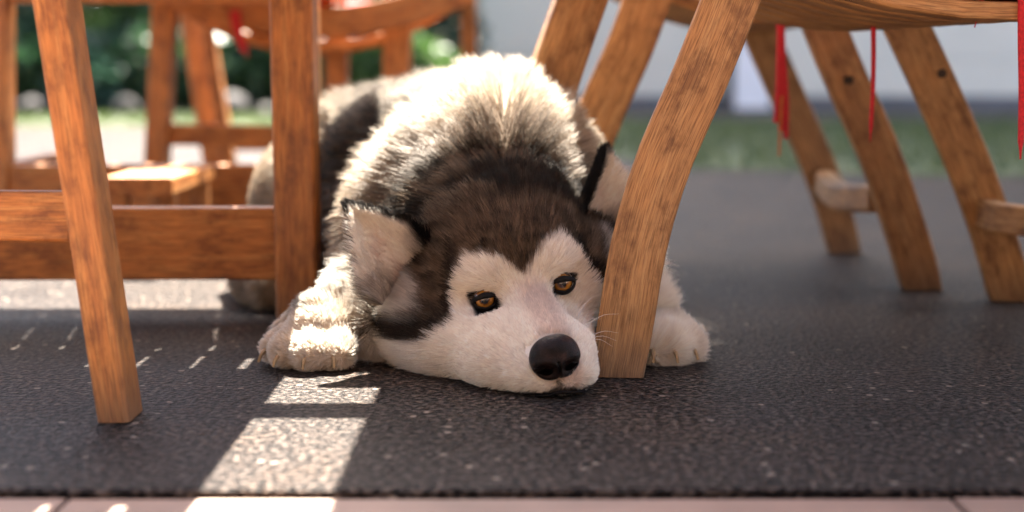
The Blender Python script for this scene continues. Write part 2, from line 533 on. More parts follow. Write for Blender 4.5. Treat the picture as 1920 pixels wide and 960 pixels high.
# --- right hand chairs: curved crossing legs, dished slat seats
PL = dict(A=[(1155, 711), (1174, 600), (1200, 450), (1245, 300), (1310, 150), (1370, 0)],
          C=[(912, 605), (935, 480), (975, 330), (1020, 200), (1055, 94), (1088, 0)],
          F=[(1895, 566), (1880, 500), (1849, 400), (1804, 280), (1742, 140), (1690, 30)],
          B=[(1005, 548), (1032, 440), (1080, 325), (1135, 190), (1178, 94), (1213, 0)],
          D=[(1728, 543), (1712, 480), (1687, 400), (1645, 280), (1582, 140), (1525, 0)],
          E=[(1583, 472), (1565, 400), (1530, 300), (1485, 200), (1430, 75), (1398, 0)])
near_chair = empty('crossed_leg_chair', (.4, 1.6, 0), 'weathered teak chair whose curved leg stands beside the dog\'s face', 'chair', 'teak chairs with curved crossing legs')
PA = extend(pix_path(PL['A'], 1.355, 1.375, foot=True), .60)
PC = extend(pix_path(PL['C'], 1.66, 1.70), .60)
PF = extend(pix_path(PL['F'], 1.815, 1.80), .60)
PG = PF + np.array((.20, -.33, 0))
plank('leg', PA, (-.1, -1, .0), .026, .054, TEAK2, near_chair, flat_foot=True)
plank('leg', PC, (.25, -1, .0), .026, .060, TEAK2, near_chair, flat_foot=True)
plank('leg', PF, (-.15, -1, .0), .026, .054, TEAK2, near_chair, flat_foot=True)
plank('leg', PG, (-.15, -1, .0), .026, .054, TEAK2, near_chair, flat_foot=True)
plank('stretcher', smooth_path([at(1846, 398, 1.80), at(1905, 420, 1.72) + (.01, 0, .004), at(1846, 398, 1.80) + (.2, -.33, 0)], 9), (0, 0, 1), .036, .022, TEAK2, near_chair)
aL0, aL1 = np.array((.16, 1.36, .435)), np.array((.13, 1.70, .435))
aR0, aR1 = np.array((.86, 1.44, .455)), np.array((.70, 1.83, .455))
plank('seat_rail', [aL0, aL1], (0, 0, 1), .045, .028, TEAK2, near_chair)
plank('seat_rail', [aR0, aR1], (0, 0, 1), .045, .028, TEAK2, near_chair)
dished_seat(near_chair, aL0, aL1, aR0, aR1, 8, .094, TEAK2, w=.04)

far_chair = empty('crossed_leg_chair', (.3, 2.1, 0), 'teak chair with a knotted leg and short curved stretcher, right of the dog', 'chair', 'teak chairs with curved crossing legs')
PB = extend(pix_path(PL['B'], 1.90, 1.90), .60)
PD = extend(pix_path(PL['D'], 1.912, 1.90), .60)
PE = extend(pix_path(PL['E'], 2.315, 2.30), .60)
PB2 = PB + np.array((.035, .40, 0))
for P in (PB, PD, PE, PB2):
    plank('leg', P, (0, -1, 0), .026, .062 if P is PB else .054, TEAK2, far_chair, flat_foot=True)
s0, s1 = at(1648, 372, 1.925), at(1545, 342, 2.29)
plank('stretcher', smooth_path([s1, (s0 + s1) / 2 + (-.012, 0, -.010), s0], 9), (1, 0, 0), .03, .040, TEAK2, far_chair, cham=.006)
b0, b1, c0, c1 = np.array((.12, 1.92, .435)), np.array((.13, 2.33, .435)), np.array((.62, 1.92, .435)), np.array((.62, 2.33, .435))
plank('seat_rail', [b0, b1], (0, 0, 1), .045, .028, TEAK2, far_chair)
plank('seat_rail', [c0, c1], (0, 0, 1), .045, .028, TEAK2, far_chair)
dished_seat(far_chair, b0, b1, c0, c1, 8, .070, TEAK2)
# the bolt / knot on the near leg
for leg_px, yy, dep in (((1591, 150), 1.885, 1), ((1765, 138), 1.79, 1)):
    p = at(*leg_px, yy)
    plank('bolt', [p + (0, .004, 0), p - (0, .004, 0)], (1, 0, 0), .011, .011, STEEL, far_chair if yy > 1.85 else near_chair, cham=.0035)

cu1 = cushion('seat_cushion', 'red seat pad with hanging red ties on the chair beside the dog\'s face', (.44, 1.58, .37), (1, .17, 0), (-.3, 1, 0), .46, .34, .05, 0, 'red tie-on seat cushions')
cu2 = cushion('seat_cushion', 'red seat pad with a hanging frayed tie on the knotted chair', (.37, 2.12, .385), (1, 0, 0), (0, 1, 0), .42, .38, .05, 0, 'red tie-on seat cushions')
for dx in (-.006, .0, .006):
    cord('tie', [at(1463, -14, 1.86) + (dx, 0, 0), at(1464 + dx * 300, 60, 1.858), at(1466 + dx * 700, 190, 1.856) + (dx * .4, 0, 0), at(1464 + dx * 1500, 245 + dx * 2500, 1.854)], .0042, CORD, cu2, ends=False)
cord('frayed_end', [at(1466, 180, 1.852), at(1463, 230, 1.851), at(1461, 292, 1.85)], .0018, FRINGE, cu2, ends=False)
cord('tie', [at(1637, 20, 1.62), at(1638, 90, 1.62), at(1637, 160, 1.618), at(1633, 240, 1.615)], .0028, CORD, cu1)
cord('tie', [at(1843, -40, 1.45), at(1840, 0, 1.45), at(1835, 22, 1.45)], .0026, CORD, cu1)
cord('tie', [at(1917, -40, 1.40), at(1915, 60, 1.40), at(1916, 170, 1.40), at(1914, 268, 1.395)], .0034, CORD, cu1)


# --- left hand chairs: upright posts, broad low rails
def post(root, foot, top, w, d_, mat=TEAK, taper=None):
    return plank('leg', smooth_path([foot, top], 8), (1, 0, 0), w, d_, mat, root, flat_foot=True, cham=.004, taper=taper)


lc = empty('upright_chair', (-.5, 1.4, 0), 'orange teak chair with a slanted front leg and broad low rail, left foreground', 'chair', 'orange teak chairs')
f1 = at(222, 803, 1.165); f1[2] = .001
post(lc, f1 + (-.004, .022, 0), at(96, -70, 1.19), .0275, .048)
f2 = at(562, 604, 1.70); f2[2] = .001
t2 = at(549, -60, 1.70)
post(lc, f2, t2, .050, .050)
post(lc, (-.79, 1.715, .001), (-.80, 1.715, .46), .05, .05)
post(lc, (-.83, 1.19, .001), (-.88, 1.22, .46), .028, .048)
ra, rb = at(527, 455, 1.705), at(-100, 457, 1.705)
rb[0] = -.768
plank('rail', [ra, rb], (0, 1, 0), .024, .0875, TEAK, lc)
na = at(134, 405, 1.215)
plank('rail', [na, na + (-.50, .02, .002)], (0, 1, 0), .022, .043, TEAK, lc)
# seat of lengthwise slats with a pad on it
for q in range(12):
    x0 = -.208 - q * .0530
    plank('slat', [(x0, 1.175, .432), (x0, 1.735, .432)], (1, 0, 0), .0526 if q not in (0, 1, 3) else .045, .018, TEAK, lc)
    plank('back_slat', [(x0 + .055, 1.752, .440), (x0 + .055, 2.33, 1.02)], (1, 0, 0), .0527 if q not in (2, 6) else .046, .016, TEAK, lc)  # unseen reclined back, inferred from its shadow, widened to shade the dog's flank
for a_, b_ in ((1.80, .475), (2.28, .957)):
    plank('back_rail', [(-.128, a_, b_), (-.76, a_, b_)], (0, 1, 1), .03, .022, TEAK, lc)
plank('seat_rail', [(-.19, 1.205, .409), (-.82, 1.205, .409)], (0, 1, 0), .022, .026, TEAK, lc)
plank('seat_rail', [(-.19, 1.70, .409), (-.82, 1.70, .409)], (0, 1, 0), .022, .026, TEAK, lc)
cushion('seat_cushion', 'red seat pad on the orange chair in the left foreground', (-.50, 1.455, .442), (1, 0, 0), (0, 1, 0), .62, .42, .05, 0, 'red tie-on seat cushions')

nc = empty('upright_chair', (-.6, 2.6, 0), 'orange teak chair at the left edge with a low rail behind the footstool', 'chair', 'orange teak chairs')
post(nc, (-.885, 2.44, .001), at(-4, -70, 2.46), .045, .045)
post(nc, (-.352, 2.44, .001), (-.352, 2.44, .46), .045, .045)
post(nc, (-.90, 2.95, .001), (-.92, 2.97, .46), .045, .045)
post(nc, (-.36, 2.95, .001), (-.36, 2.97, .46), .045, .045)
plank('rail', [(-.373, 2.44, .094), (-.864, 2.44, .094)], (0, 1, 0), .024, .0875, TEAK, nc)
plank('rail', [(-.892, 2.462, .094), (-.905, 2.93, .094)], (1, 0, 0), .024, .0875, TEAK, nc)
for q in range(9):
    x0 = -.375 - q * .0625
    plank('slat', [(x0, 2.42, .447), (x0, 2.98, .447)], (1, 0, 0), .046, .018, TEAK, nc)
plank('seat_rail', [(-.34, 2.452, .424), (-.90, 2.452, .424)], (0, 1, 0), .022, .026, TEAK, nc)

mc = empty('upright_chair', (-.45, 3.1, 0), 'sunlit orange chair with a curved slat seat behind the dog', 'chair', 'orange teak chairs')
def px_post(p0, p1, Y, w, d_):
    a, b = at(*p0, Y), at(*p1, Y)
    k = (0.001 - a[2]) / (b[2] - a[2])
    foot = a + (b - a) * k
    post(mc, foot, b, w, d_)
px_post((298, 250), (312, -30), 2.92, .046, .05)
px_post((745, 150), (748, -30), 2.92, .056, .05)
px_post((392, 240), (352, -20), 3.40, .046, .06)
px_post((880, 100), (878, -30), 3.30, .036, .05)
px_post((404, 150), (372, -40), 3.32, .03, .04)
plank('rail', [at(318, 252, 2.92), at(728, 258, 2.92)], (0, 1, 0), .022, .044, TEAK, mc)
plank('rail', [at(395, 268, 3.36), at(872, 268, 3.30)], (0, 1, 0), .022, .036, TEAK, mc)
m0, m1, n0, n1 = at(308, -6, 2.88), at(345, -6, 3.36), at(868, -6, 2.90), at(880, -6, 3.34)
dished_seat(mc, m0, m1, n0, n1, 8, .105, TEAK, w=.046, t=.022)
plank('front_rail', smooth_path([at(318, -12, 2.86), at(450, 24, 2.86), at(600, 42, 2.86), at(735, 26, 2.86), at(860, -14, 2.86)], 14), (0, 1, 0), .022, .062, TEAK, mc)
c3 = cushion('seat_cushion', 'red seat pad lying on the curved slats of the sunlit back chair', (-.44, 3.12, .385), (1, 0, 0), (0, 1, 0), .44, .40, .06, 0, 'red tie-on seat cushions')
cord('tie', [at(440, 20, 2.84), at(446, 60, 2.84), at(458, 92, 2.84)], .010, CORD, c3)

fs = empty('footstool', (-.55, 2.25, 0), 'low wooden footstool with a glaring sunlit top behind the broad rail', 'stool')
plank('top', [(-.548, 2.07, .128), (-.555, 2.40, .128)], (1, 0, 0), .105, .026, TEAK, fs)
for (x, y) in ((-.585, 2.12), (-.515, 2.12), (-.585, 2.35), (-.515, 2.35)):
    plank('leg', [(x, y, .001), (x, y, .115)], (1, 0, 0), .026, .026, TEAK, fs)

# --- the table everything stands round; its top is just above the frame
tb = empty('table', (.8, 1.5, 0), 'teak table the dog lies under, seen only by its shade', 'table')
TX0, TX1, TY0, TY1 = -.066, 1.62, 1.16, 1.775
nb = 8
for q in range(nb):
    y0 = TY0 + (TY1 - TY0) * q / nb
    box('board', (TX0, y0 + .0004, .715), (TX1, y0 + (TY1 - TY0) / nb - .0004, .74), TEAK, tb, bev=.0008)
box('shade_bar', (-.33, 1.59, .690), (.60, 1.635, .7146), TEAK, tb)  # unseen bar added to cast a shadow strip across the sunlit patch
for x in (.98, 1.45):
    for y in (1.24, 1.69):
        box('leg', (x - .03, y - .03, .001), (x + .03, y + .03, .69), TEAK, tb)
    box('batten', (x - .03, TY0 + .03, .69), (x + .03, TY1 - .03, .7148), TEAK, tb)

# ------------------------------------------------------------------ the dog
def nrm(v):
    v = np.asarray(v, float); return v / np.linalg.norm(v)


EL, ER = at(911, 567, 1.346), at(1057, 536, 1.3595)           # eye centres
HO = (EL + ER) / 2
NT = at(1042, 674, 1.250)                                    # nose
HR = nrm(ER - EL)
HF = NT - HO; HF = nrm(HF - HR * HF.dot(HR))
HU = np.cross(HR, HF)
if HU[2] < 0: HU = -HU


def hw(r, u, f):
    return HO + HR * r + HU * u + HF * f


def hl(P):
    d = P - HO
    return d @ HR, d @ HU, d @ HF


nl = [float(x) for x in hl(NT)]
NOSEC = hw(0, nl[1] + .001, nl[2] - .004)
EXL = abs(float(hl(ER)[0]))

# ---- body volume: smooth union of ellipsoids and tapered limbs, meshed as one surface
RES = 0.0045
LO, HI = np.array((-.44, 1.17, -.012)), np.array((.30, 2.26, .335))
dim = np.ceil((HI - LO) / RES).astype(int) + 1
gxs = [(LO[i] + RES * np.arange(dim[i])).astype(np.float32) for i in range(3)]
FIELD = np.full(dim, 1.0, np.float32)


def region(lo, hi):
    a = np.clip(np.floor((np.asarray(lo) - LO) / RES).astype(int), 0, dim - 1)
    b = np.clip(np.ceil((np.asarray(hi) - LO) / RES).astype(int) + 1, 1, dim)
    sl = tuple(slice(a[i], b[i]) for i in range(3))
    X, Y, Z = np.meshgrid(gxs[0][sl[0]], gxs[1][sl[1]], gxs[2][sl[2]], indexing='ij', sparse=True)
    return sl, X, Y, Z


def smin(a, b, k):
    h = np.clip(.5 + .5 * (b - a) / k, 0, 1)
    return b * (1 - h) + a * h - k * h * (1 - h)


def ell(c, rad, axes=None, k=.03, sub=False):
    c = np.asarray(c, float); rad = np.asarray(rad, float)
    m = rad.max() + .09
    sl, X, Y, Z = region(c - m, c + m)
    A = np.eye(3) if axes is None else np.array([nrm(x) for x in axes])
    d = [(X - c[0]) * A[i, 0] + (Y - c[1]) * A[i, 1] + (Z - c[2]) * A[i, 2] for i in range(3)]
    k0 = np.sqrt(sum((d[i] / rad[i]) ** 2 for i in range(3)))
    k1 = np.sqrt(sum((d[i] / rad[i] ** 2) ** 2 for i in range(3))) + 1e-6
    s = (k0 * (k0 - 1) / k1).astype(np.float32)
    FIELD[sl] = smin(FIELD[sl], s, k) if not sub else -smin(-FIELD[sl], s, k)


def cap(a, b, ra, rb, k=.025):
    a, b = np.asarray(a, float), np.asarray(b, float)
    m = max(ra, rb) + .09
    sl, X, Y, Z = region(np.minimum(a, b) - m, np.maximum(a, b) + m)
    ba = b - a
    t = np.clip(((X - a[0]) * ba[0] + (Y - a[1]) * ba[1] + (Z - a[2]) * ba[2]) / ba.dot(ba), 0, 1)
    s = np.sqrt((X - a[0] - t * ba[0]) ** 2 + (Y - a[1] - t * ba[1]) ** 2 + (Z - a[2] - t * ba[2]) ** 2) - (ra + (rb - ra) * t)
    FIELD[sl] = smin(FIELD[sl], s.astype(np.float32), k)


HAX = (HR, HU, HF)
# trunk
ell((-.027, 1.665, .145), (.098, .15, .132), k=.045)           # shoulders and withers
ell((-.03, 1.575, .100), (.108, .12, .10), k=.045)            # chest
ell((-.085, 1.86, .135), (.140, .19, .132), axes=((.93, .36, 0), (-.36, .93, 0), (0, 0, 1)), k=.05)
ell((-.165, 2.04, .130), (.130, .16, .125), axes=((.90, .44, 0), (-.44, .90, 0), (0, 0, 1)), k=.05)
# near haunch and folded hind leg
ell((-.275, 1.93, .105), (.075, .125, .105), axes=((.94, .34, 0), (-.34, .94, 0), (0, 0, 1)), k=.04)
cap((-.335, 1.90, .055), (-.318, 1.80, .035), .042, .034)
cap((-.318, 1.80, .034), (-.300, 1.755, .026), .032, .027, k=.02)
# neck
cap((-.027, 1.50, .082), (-.025, 1.62, .150), .076, .098, k=.045)
# near (left) shoulder, forearm and paw
ell((-.118, 1.60, .100), (.050, .075, .095), k=.035)
cap((-.120, 1.545, .052), (-.160, 1.470, .038), .042, .032, k=.03)
cap((-.160, 1.470, .038), (-.195, 1.418, .034), .032, .031, k=.03)
PAW1 = at(583, 712, 1.37)[0]
for q, (x, y, r) in enumerate(((-.236, 1.412, .0165), (-.222, 1.391, .0185), (-.199, 1.379, .0190), (-.176, 1.384, .0175))):
    cap((x * .45 - .190 * .55, y + .028, .028), (x, y, r * .95), .0195, r, k=.004)
# far (right) forearm and paw
cap((.085, 1.57, .060), (.128, 1.49, .040), .05, .034, k=.03)
for q, (x, y, r) in enumerate(((.122, 1.425, .0165), (.141, 1.413, .0180), (.160, 1.414, .0180), (.177, 1.428, .0165))):
    cap((x * .6 + .148 * .4, y + .042, .022), (x, y, r * .95), .0175, r, k=.004)
# head
ell(hw(0, .008, -.080), (.074, .055, .080), HAX, k=.04)        # skull
ell(hw(0, .020, -.048), (.052, .032, .040), HAX, k=.025)       # forehead
for s in (-1, 1):
    ell(hw(s * .056, -.030, -.052), (.040, .040, .050), HAX, k=.025)    # cheek
    ell(hw(s * .072, -.045, -.090), (.042, .040, .055), HAX, k=.04)    # ruff of the cheek
    ell(hw(s * .034, .023, -.020), (.020, .012, .016), HAX, k=.014)    # brow
    ell(hw(s * .021, nl[1] - .019, nl[2] - .040), (.024, .019, .032), HAX, k=.014)   # upper lip pads
    ell(hw(s * .036, -.046, .012), (.022, .022, .046), HAX, k=.025)     # flews spread on the ground
ell(hw(-.060, -.062, -.035), (.046, .028, .060), HAX, k=.025)
cap(hw(0, -.016, -.012), hw(0, nl[1] - .004, nl[2] - .032), .0285, .0225, k=.018)      # muzzle
cap((-.085, 1.405, .034), (-.010, 1.318, .030), .038, .032, k=.02)      # cheek spread on the ground
cap((-.010, 1.318, .030), (.034, 1.292, .024), .032, .022, k=.02)
ell((.040, 1.275, .020), (.037, .027, .020), k=.015)                     # chin on the ground
ell((.000, 1.303, .022), (.044, .026, .022), axes=((.85, -.5, 0), (.5, .85, 0), (0, 0, 1)), k=.018)
cap(hw(0, -.050, -.04), hw(0, nl[1] - .034, nl[2] - .034), .034, .019, k=.025)      # jaw
for s in (-1, 1):
    ell(hw(s * EXL, -.001, .014), (.0140, .0085, .012), HAX, k=.006, sub=True)
ell(hw(0, nl[1], nl[2] + .002), (.020, .017, .020), HAX, k=.004, sub=True)      # seat of the nose
# flatten everything where it lies on the ground
FIELD = np.maximum(FIELD, (.0025 - gxs[2])[None, None, :])


def surface_nets(fld):
    s = fld < 0
    nx, ny, nz = fld.shape
    c8 = [s[i:nx - 1 + i, j:ny - 1 + j, k:nz - 1 + k] for i in (0, 1) for j in (0, 1) for k in (0, 1)]
    cnt = sum(c.astype(np.int8) for c in c8)
    cells = np.argwhere((cnt > 0) & (cnt < 8))
    vid = np.full((nx - 1, ny - 1, nz - 1), -1, np.int32)
    vid[cells[:, 0], cells[:, 1], cells[:, 2]] = np.arange(len(cells))
    acc = np.zeros((len(cells), 3)); num = np.zeros(len(cells))
    cor = [np.array((i, j, k)) for i in (0, 1) for j in (0, 1) for k in (0, 1)]
    for a in range(8):
        for b in range(a + 1, 8):
            if np.abs(cor[a] - cor[b]).sum() != 1: continue
            ia, ib = cells + cor[a], cells + cor[b]
            va, vb = fld[ia[:, 0], ia[:, 1], ia[:, 2]], fld[ib[:, 0], ib[:, 1], ib[:, 2]]
            m = (va < 0) != (vb < 0)
            t = np.where(m, va / np.where(m, va - vb, 1), 0)
            acc[m] += (ia[m] + (ib[m] - ia[m]) * t[m][:, None]); num[m] += 1
    P = LO + RES * acc / num[:, None]
    F = []
    for ax in range(3):
        sl0 = [slice(None)] * 3; sl1 = [slice(None)] * 3
        sl0[ax] = slice(0, -1); sl1[ax] = slice(1, None)
        e = np.argwhere(s[tuple(sl0)] != s[tuple(sl1)])
        u, v = (ax + 1) % 3, (ax + 2) % 3
        ok = (e[:, u] > 0) & (e[:, v] > 0) & (e[:, u] < fld.shape[u] - 1) & (e[:, v] < fld.shape[v] - 1)
        e = e[ok]
        q = []
        for du, dv in ((0, 0), (-1, 0), (-1, -1), (0, -1)):
            c = e.copy(); c[:, u] += du; c[:, v] += dv
            q.append(vid[c[:, 0], c[:, 1], c[:, 2]])
        q = np.stack(q, 1)
        flip = ~s[e[:, 0], e[:, 1], e[:, 2]]
        q[flip] = q[flip][:, ::-1]
        F.append(q)
    return P, np.vstack(F)


BV, BF = surface_nets(FIELD)
# vertex normals
fn = np.cross(BV[BF[:, 2]] - BV[BF[:, 0]], BV[BF[:, 3]] - BV[BF[:, 1]])
BN = np.zeros_like(BV)
for j in range(4): np.add.at(BN, BF[:, j], fn)
BN /= np.linalg.norm(BN, axis=1)[:, None] + 1e-12


# the mouth line, picked on the finished surface below the nose
_bvh = BVHTree.FromPolygons([Vector(v) for v in BV], [tuple(map(int, q)) for q in BF])
LIP = []
for _a, _b in ((-.034, -.037), (-.022, -.034), (-.011, -.031), (0, -.0275), (.011, -.031), (.022, -.034), (.034, -.037)):
    _o = hw(_a, nl[1] + _b, nl[2] + .10)
    _h = _bvh.ray_cast(Vector(_o), Vector(-HF))
    if _h[0] is not None: LIP.append(np.array(_h[0]))
LIP = smooth_path(LIP, 30)
PHIL = []
for _b in (-.016, -.020, -.024, -.028):
    _h = _bvh.ray_cast(Vector(hw(0, nl[1] + _b, nl[2] + .10)), Vector(-HF))
    if _h[0] is not None: PHIL.append(np.array(_h[0]))


# ---- markings and coat, as functions of place on the body
def snoise(P, sc, seed):
    r = np.random.default_rng(seed)
    K = r.normal(0, sc, (3, 10)); ph = r.uniform(0, 6.28, 10)
    return np.sin(P @ K + ph).mean(1) * 1.6


def sstep(a, b, x):
    t = np.clip((x - a) / (b - a), 0, 1); return t * t * (3 - 2 * t)


WHT, CRM = np.array((.90, .84, .755)), np.array((.66, .56, .44))
BRN, BLK, TAN = np.array((.205, .140, .090)), np.array((.009, .0078, .0072)), np.array((.42, .32, .22))
GRY = np.array((.30, .24, .19))


def mixc(a, b, t): return a * (1 - t[:, None]) + b * t[:, None]


MR = np.array((0, .008, .018, .030, .045, .055, .062, .068, .073, .085, .10, .12, .15))
MU = np.array((.019, .028, .036, .040, .038, .027, .012, -.003, -.016, -.022, -.030, -.042, -.055))


def coat(P):
    """root colour, tip colour, length, lift (0 flat .. 1 upright), thickness, clump size"""
    n = len(P)
    r, u, f = hl(P)
    n1, n2, n3 = snoise(P, 90, 1), snoise(P, 220, 2), snoise(P, 35, 3)
    head = sstep(-.125, -.095, f + .010 * n1) * sstep(.19, .15, np.abs(r)) * (P[:, 1] < 1.56)
    # ---- body: pale undercoat, banded guard hairs, darker along the upper side
    d_neck = np.linalg.norm((P - hw(0, .0, -.07)) * (1, 1, 1.0), axis=1)
    up = sstep(.07, .17, P[:, 2] + .02 * n3)
    root = mixc(np.tile(CRM, (n, 1)), np.tile(TAN, (n, 1)), .5 + .5 * np.clip(n3, -1, 1))
    root = mixc(root, np.tile(WHT * .9, (n, 1)), sstep(.13, .05, P[:, 2] + .02 * n1))
    band = .5 + .5 * np.sin(P[:, 1] * 60 + 26 * P[:, 0] + 2.0 * n3)
    flank = sstep(-.07, -.13, P[:, 0] + .015 * n1 + .25 * (P[:, 1] - 1.75)) * sstep(1.56, 1.64, P[:, 1])  # dark agouti flank, darkened further in colour to stand for shade
    tipd = np.clip(up * (.30 + .40 * band + .45 * flank + .25 * n2), 0, .97)
    root = mixc(root, np.tile(BRN * 1.2, (n, 1)), sstep(.03, .09, P[:, 2]) * flank * (.45 + .5 * band))
    tip = mixc(root * 1.02, np.tile(BLK * 1.5, (n, 1)), tipd)
    # withers lightened in colour as if sunlit, flecked with black
    lit_withers = sstep(1.52, 1.56, P[:, 1] + .012 * n1) * sstep(1.84, 1.76, P[:, 1]) * up * (1 - flank)
    fleck = np.clip(.10 + 1.0 * n2, 0, 1)
    root = mixc(root, np.tile(WHT * .95, (n, 1)), lit_withers * .8); tip = mixc(tip, mixc(np.tile(CRM * .95, (n, 1)), np.tile(BLK * 3, (n, 1)), fleck * .75), lit_withers * .85)
    # grey nape
    nape = sstep(1.56, 1.52, P[:, 1] + .012 * n1) * up
    root = mixc(root, np.tile(GRY * .9, (n, 1)), nape * .9); tip = mixc(tip, mixc(np.tile(GRY * .8, (n, 1)), np.tile(BLK * 1.5, (n, 1)), fleck), nape * .85)
    spot = np.clip(.5 + 1.2 * snoise(P, 75, 9), 0, 1)
    hau = sstep(-.20, -.25, P[:, 0]) * (P[:, 1] > 1.6)  # haunch toned down to tan in place of shade falling on it
    leg = sstep(.085, .065, P[:, 2]) * (((P[:, 0] < -.10) & (P[:, 1] < 1.53)) | (P[:, 0] > .075))
    leg = np.maximum(leg, ((P[:, 0] < -.235) & (P[:, 1] < 2.0)).astype(float))
    root = mixc(root, np.tile(CRM * 1.05, (n, 1)), leg * (1 - hau)); root = mixc(root, np.tile(TAN * .8, (n, 1)), hau * .9); tip = mixc(tip, np.tile(WHT * .88, (n, 1)), leg * (1 - hau)); tip = mixc(tip, np.tile(TAN * .7, (n, 1)), hau * .9)
    ln = np.full(n, .050) * (1 - .25 * np.clip(n1, -1, 1))
    ln = ln * (1 - leg) + leg * .017
    paw = leg * (P[:, 1] < 1.425) * (P[:, 2] < .06)
    ln = ln * (1 - paw) + .0075 * paw
    lift = .66 * (1 - leg) + .28 * leg
    # ---- face
    bnd = np.interp(np.abs(r), MR, MU) + .0028 * n1 + .0018 * n2
    dark = sstep(-.002, .004, u - bnd) * sstep(.014, .004, f + .002 * n1)
    back = sstep(-.055, -.085, f)                          # towards the neck the cheek turns grey, then pale again
    cheek_pale = sstep(.086, .100, np.abs(r) + .006 * n1) * sstep(.010, .018, u - bnd + .004 * n2) * sstep(.03, .01, u)
    fr = mixc(np.tile(WHT, (n, 1)), np.tile(BRN, (n, 1)), dark)
    ft = mixc(np.tile(WHT * 1.03, (n, 1)), np.tile(BRN * (.8 + 0.0), (n, 1)), dark)
    side = dark * sstep(.040, .062, np.abs(r) + .004 * n1)
    streak = np.clip(.45 + 1.3 * n2, 0, 1)
    fr = mixc(fr, np.tile(BLK * 2.6, (n, 1)), side * (.10 + .5 * streak)); ft = mixc(ft, np.tile(BLK, (n, 1)), side * (.15 + .7 * streak))
    tan_s = side * np.clip(1.3 * snoise(P @ np.stack([HR * 1.6, HU * 1.6, HF * .6], 1), 150, 31), 0, 1) * sstep(-.03, 0, u - bnd - .004)
    fr = mixc(fr, np.tile(TAN, (n, 1)), tan_s * .7); ft = mixc(ft, np.tile(TAN * .7, (n, 1)), tan_s * .6)
    peak = dark * sstep(.06, .02, np.abs(r))
    ft = mixc(ft, np.tile(BLK * 2, (n, 1)), peak * np.clip(.42 + 1.1 * n2, 0, .92))
    edge = sstep(.012, .006, np.abs(u - bnd - .005)) * side
    ft = mixc(ft, np.tile(BLK, (n, 1)), edge * .8); fr = mixc(fr, np.tile(BLK * 2, (n, 1)), edge * .6)
    fr = mixc(fr, np.tile(WHT * .85, (n, 1)), cheek_pale * .9); ft = mixc(ft, np.tile(WHT * .8, (n, 1)), cheek_pale * .85)
    # warm flush along the bridge of the muzzle, dark lips
    bridge = sstep(.022, .006, np.abs(r - .006)) * sstep(.0, .03, f) * sstep(-.05, -.02, u) * (1 - dark)
    fr = mixc(fr, np.tile(np.array((.56, .40, .32)), (n, 1)), bridge * .55); ft = mixc(ft, np.tile(np.array((.60, .45, .37)), (n, 1)), bridge * .45)
    lips = np.zeros(n)
    nf = np.where(f > .03)[0]
    if len(nf):
        dl = np.min(np.linalg.norm(P[nf][:, None] - LIP[None], axis=2), axis=1)
        lips[nf] = sstep(.0075, .0035, dl + .0012 * n2[nf]) * sstep(.036, .026, np.abs(r[nf]))
        if PHIL: lips[nf] = np.maximum(lips[nf], sstep(.0040, .0018, np.min(np.linalg.norm(P[nf][:, None] - np.array(PHIL)[None], axis=2), axis=1)))
    fr = mixc(fr, np.tile(BLK * 2, (n, 1)), lips * .85); ft = mixc(ft, np.tile(BLK * 2, (n, 1)), lips * .8)
    # dark rims round the eyes, tear line at the inner corner
    ex = abs(float(hl(ER)[0]))
    de = np.sqrt(((np.abs(r) - ex) / 1.45) ** 2 + u ** 2 + np.maximum(f - .015, 0) ** 2)
    rim = sstep(.0112, .0088, de + .001 * n2) * (f < .03)
    tear = sstep(.0040, .0012, np.abs(np.abs(r) - (ex - .0165) + .5 * (u + .004))) * sstep(-.016, -.010, u) * sstep(.002, -.003, u) * (f < .02)
    rim = np.maximum(rim, tear * .8)
    fr = mixc(fr, np.tile(BLK, (n, 1)), rim); ft = mixc(ft, np.tile(BLK, (n, 1)), rim)
    fl = .0135 + .012 * sstep(-.02, -.07, f) + .014 * sstep(-.06, -.10, f) + .010 * sstep(.075, .10, np.abs(r)) * sstep(.03, 0, u)
    fl *= 1 - .52 * sstep(.0, .05, f)
    fl *= 1 - .62 * sstep(.022, .010, de)
    fl *= 1 - .5 * lips
    flift = .16 + .16 * sstep(-.04, -.09, f)
    root = mixc(root, fr, head); tip = mixc(tip, ft, head)
    # the dark collar behind the head
    col = sstep(-.052, -.078, f + .008 * n1) * sstep(1.515, 1.485, P[:, 1] + .010 * n1) * sstep(.085, .115, P[:, 2] + .010 * n1 + .3 * np.maximum(-.08 - P[:, 0], 0))
    root = mixc(root, np.tile(BRN * .28, (n, 1)), col * .97); tip = mixc(tip, mixc(np.tile(BLK, (n, 1)), np.tile(BRN * 1.2, (n, 1)), sstep(.55, 1, spot) * .6), col * .97)
    ln = ln * (1 - head) + fl * head
    ln = np.maximum(ln, col * .030)
    lift = lift * (1 - head) + flift * head
    lift = np.maximum(lift, col * .36)
    thick = .00036 * (1 - head) + .00024 * head
    thick = thick * (1 - .25 * leg)
    return root, tip, ln, lift, thick, head, leg


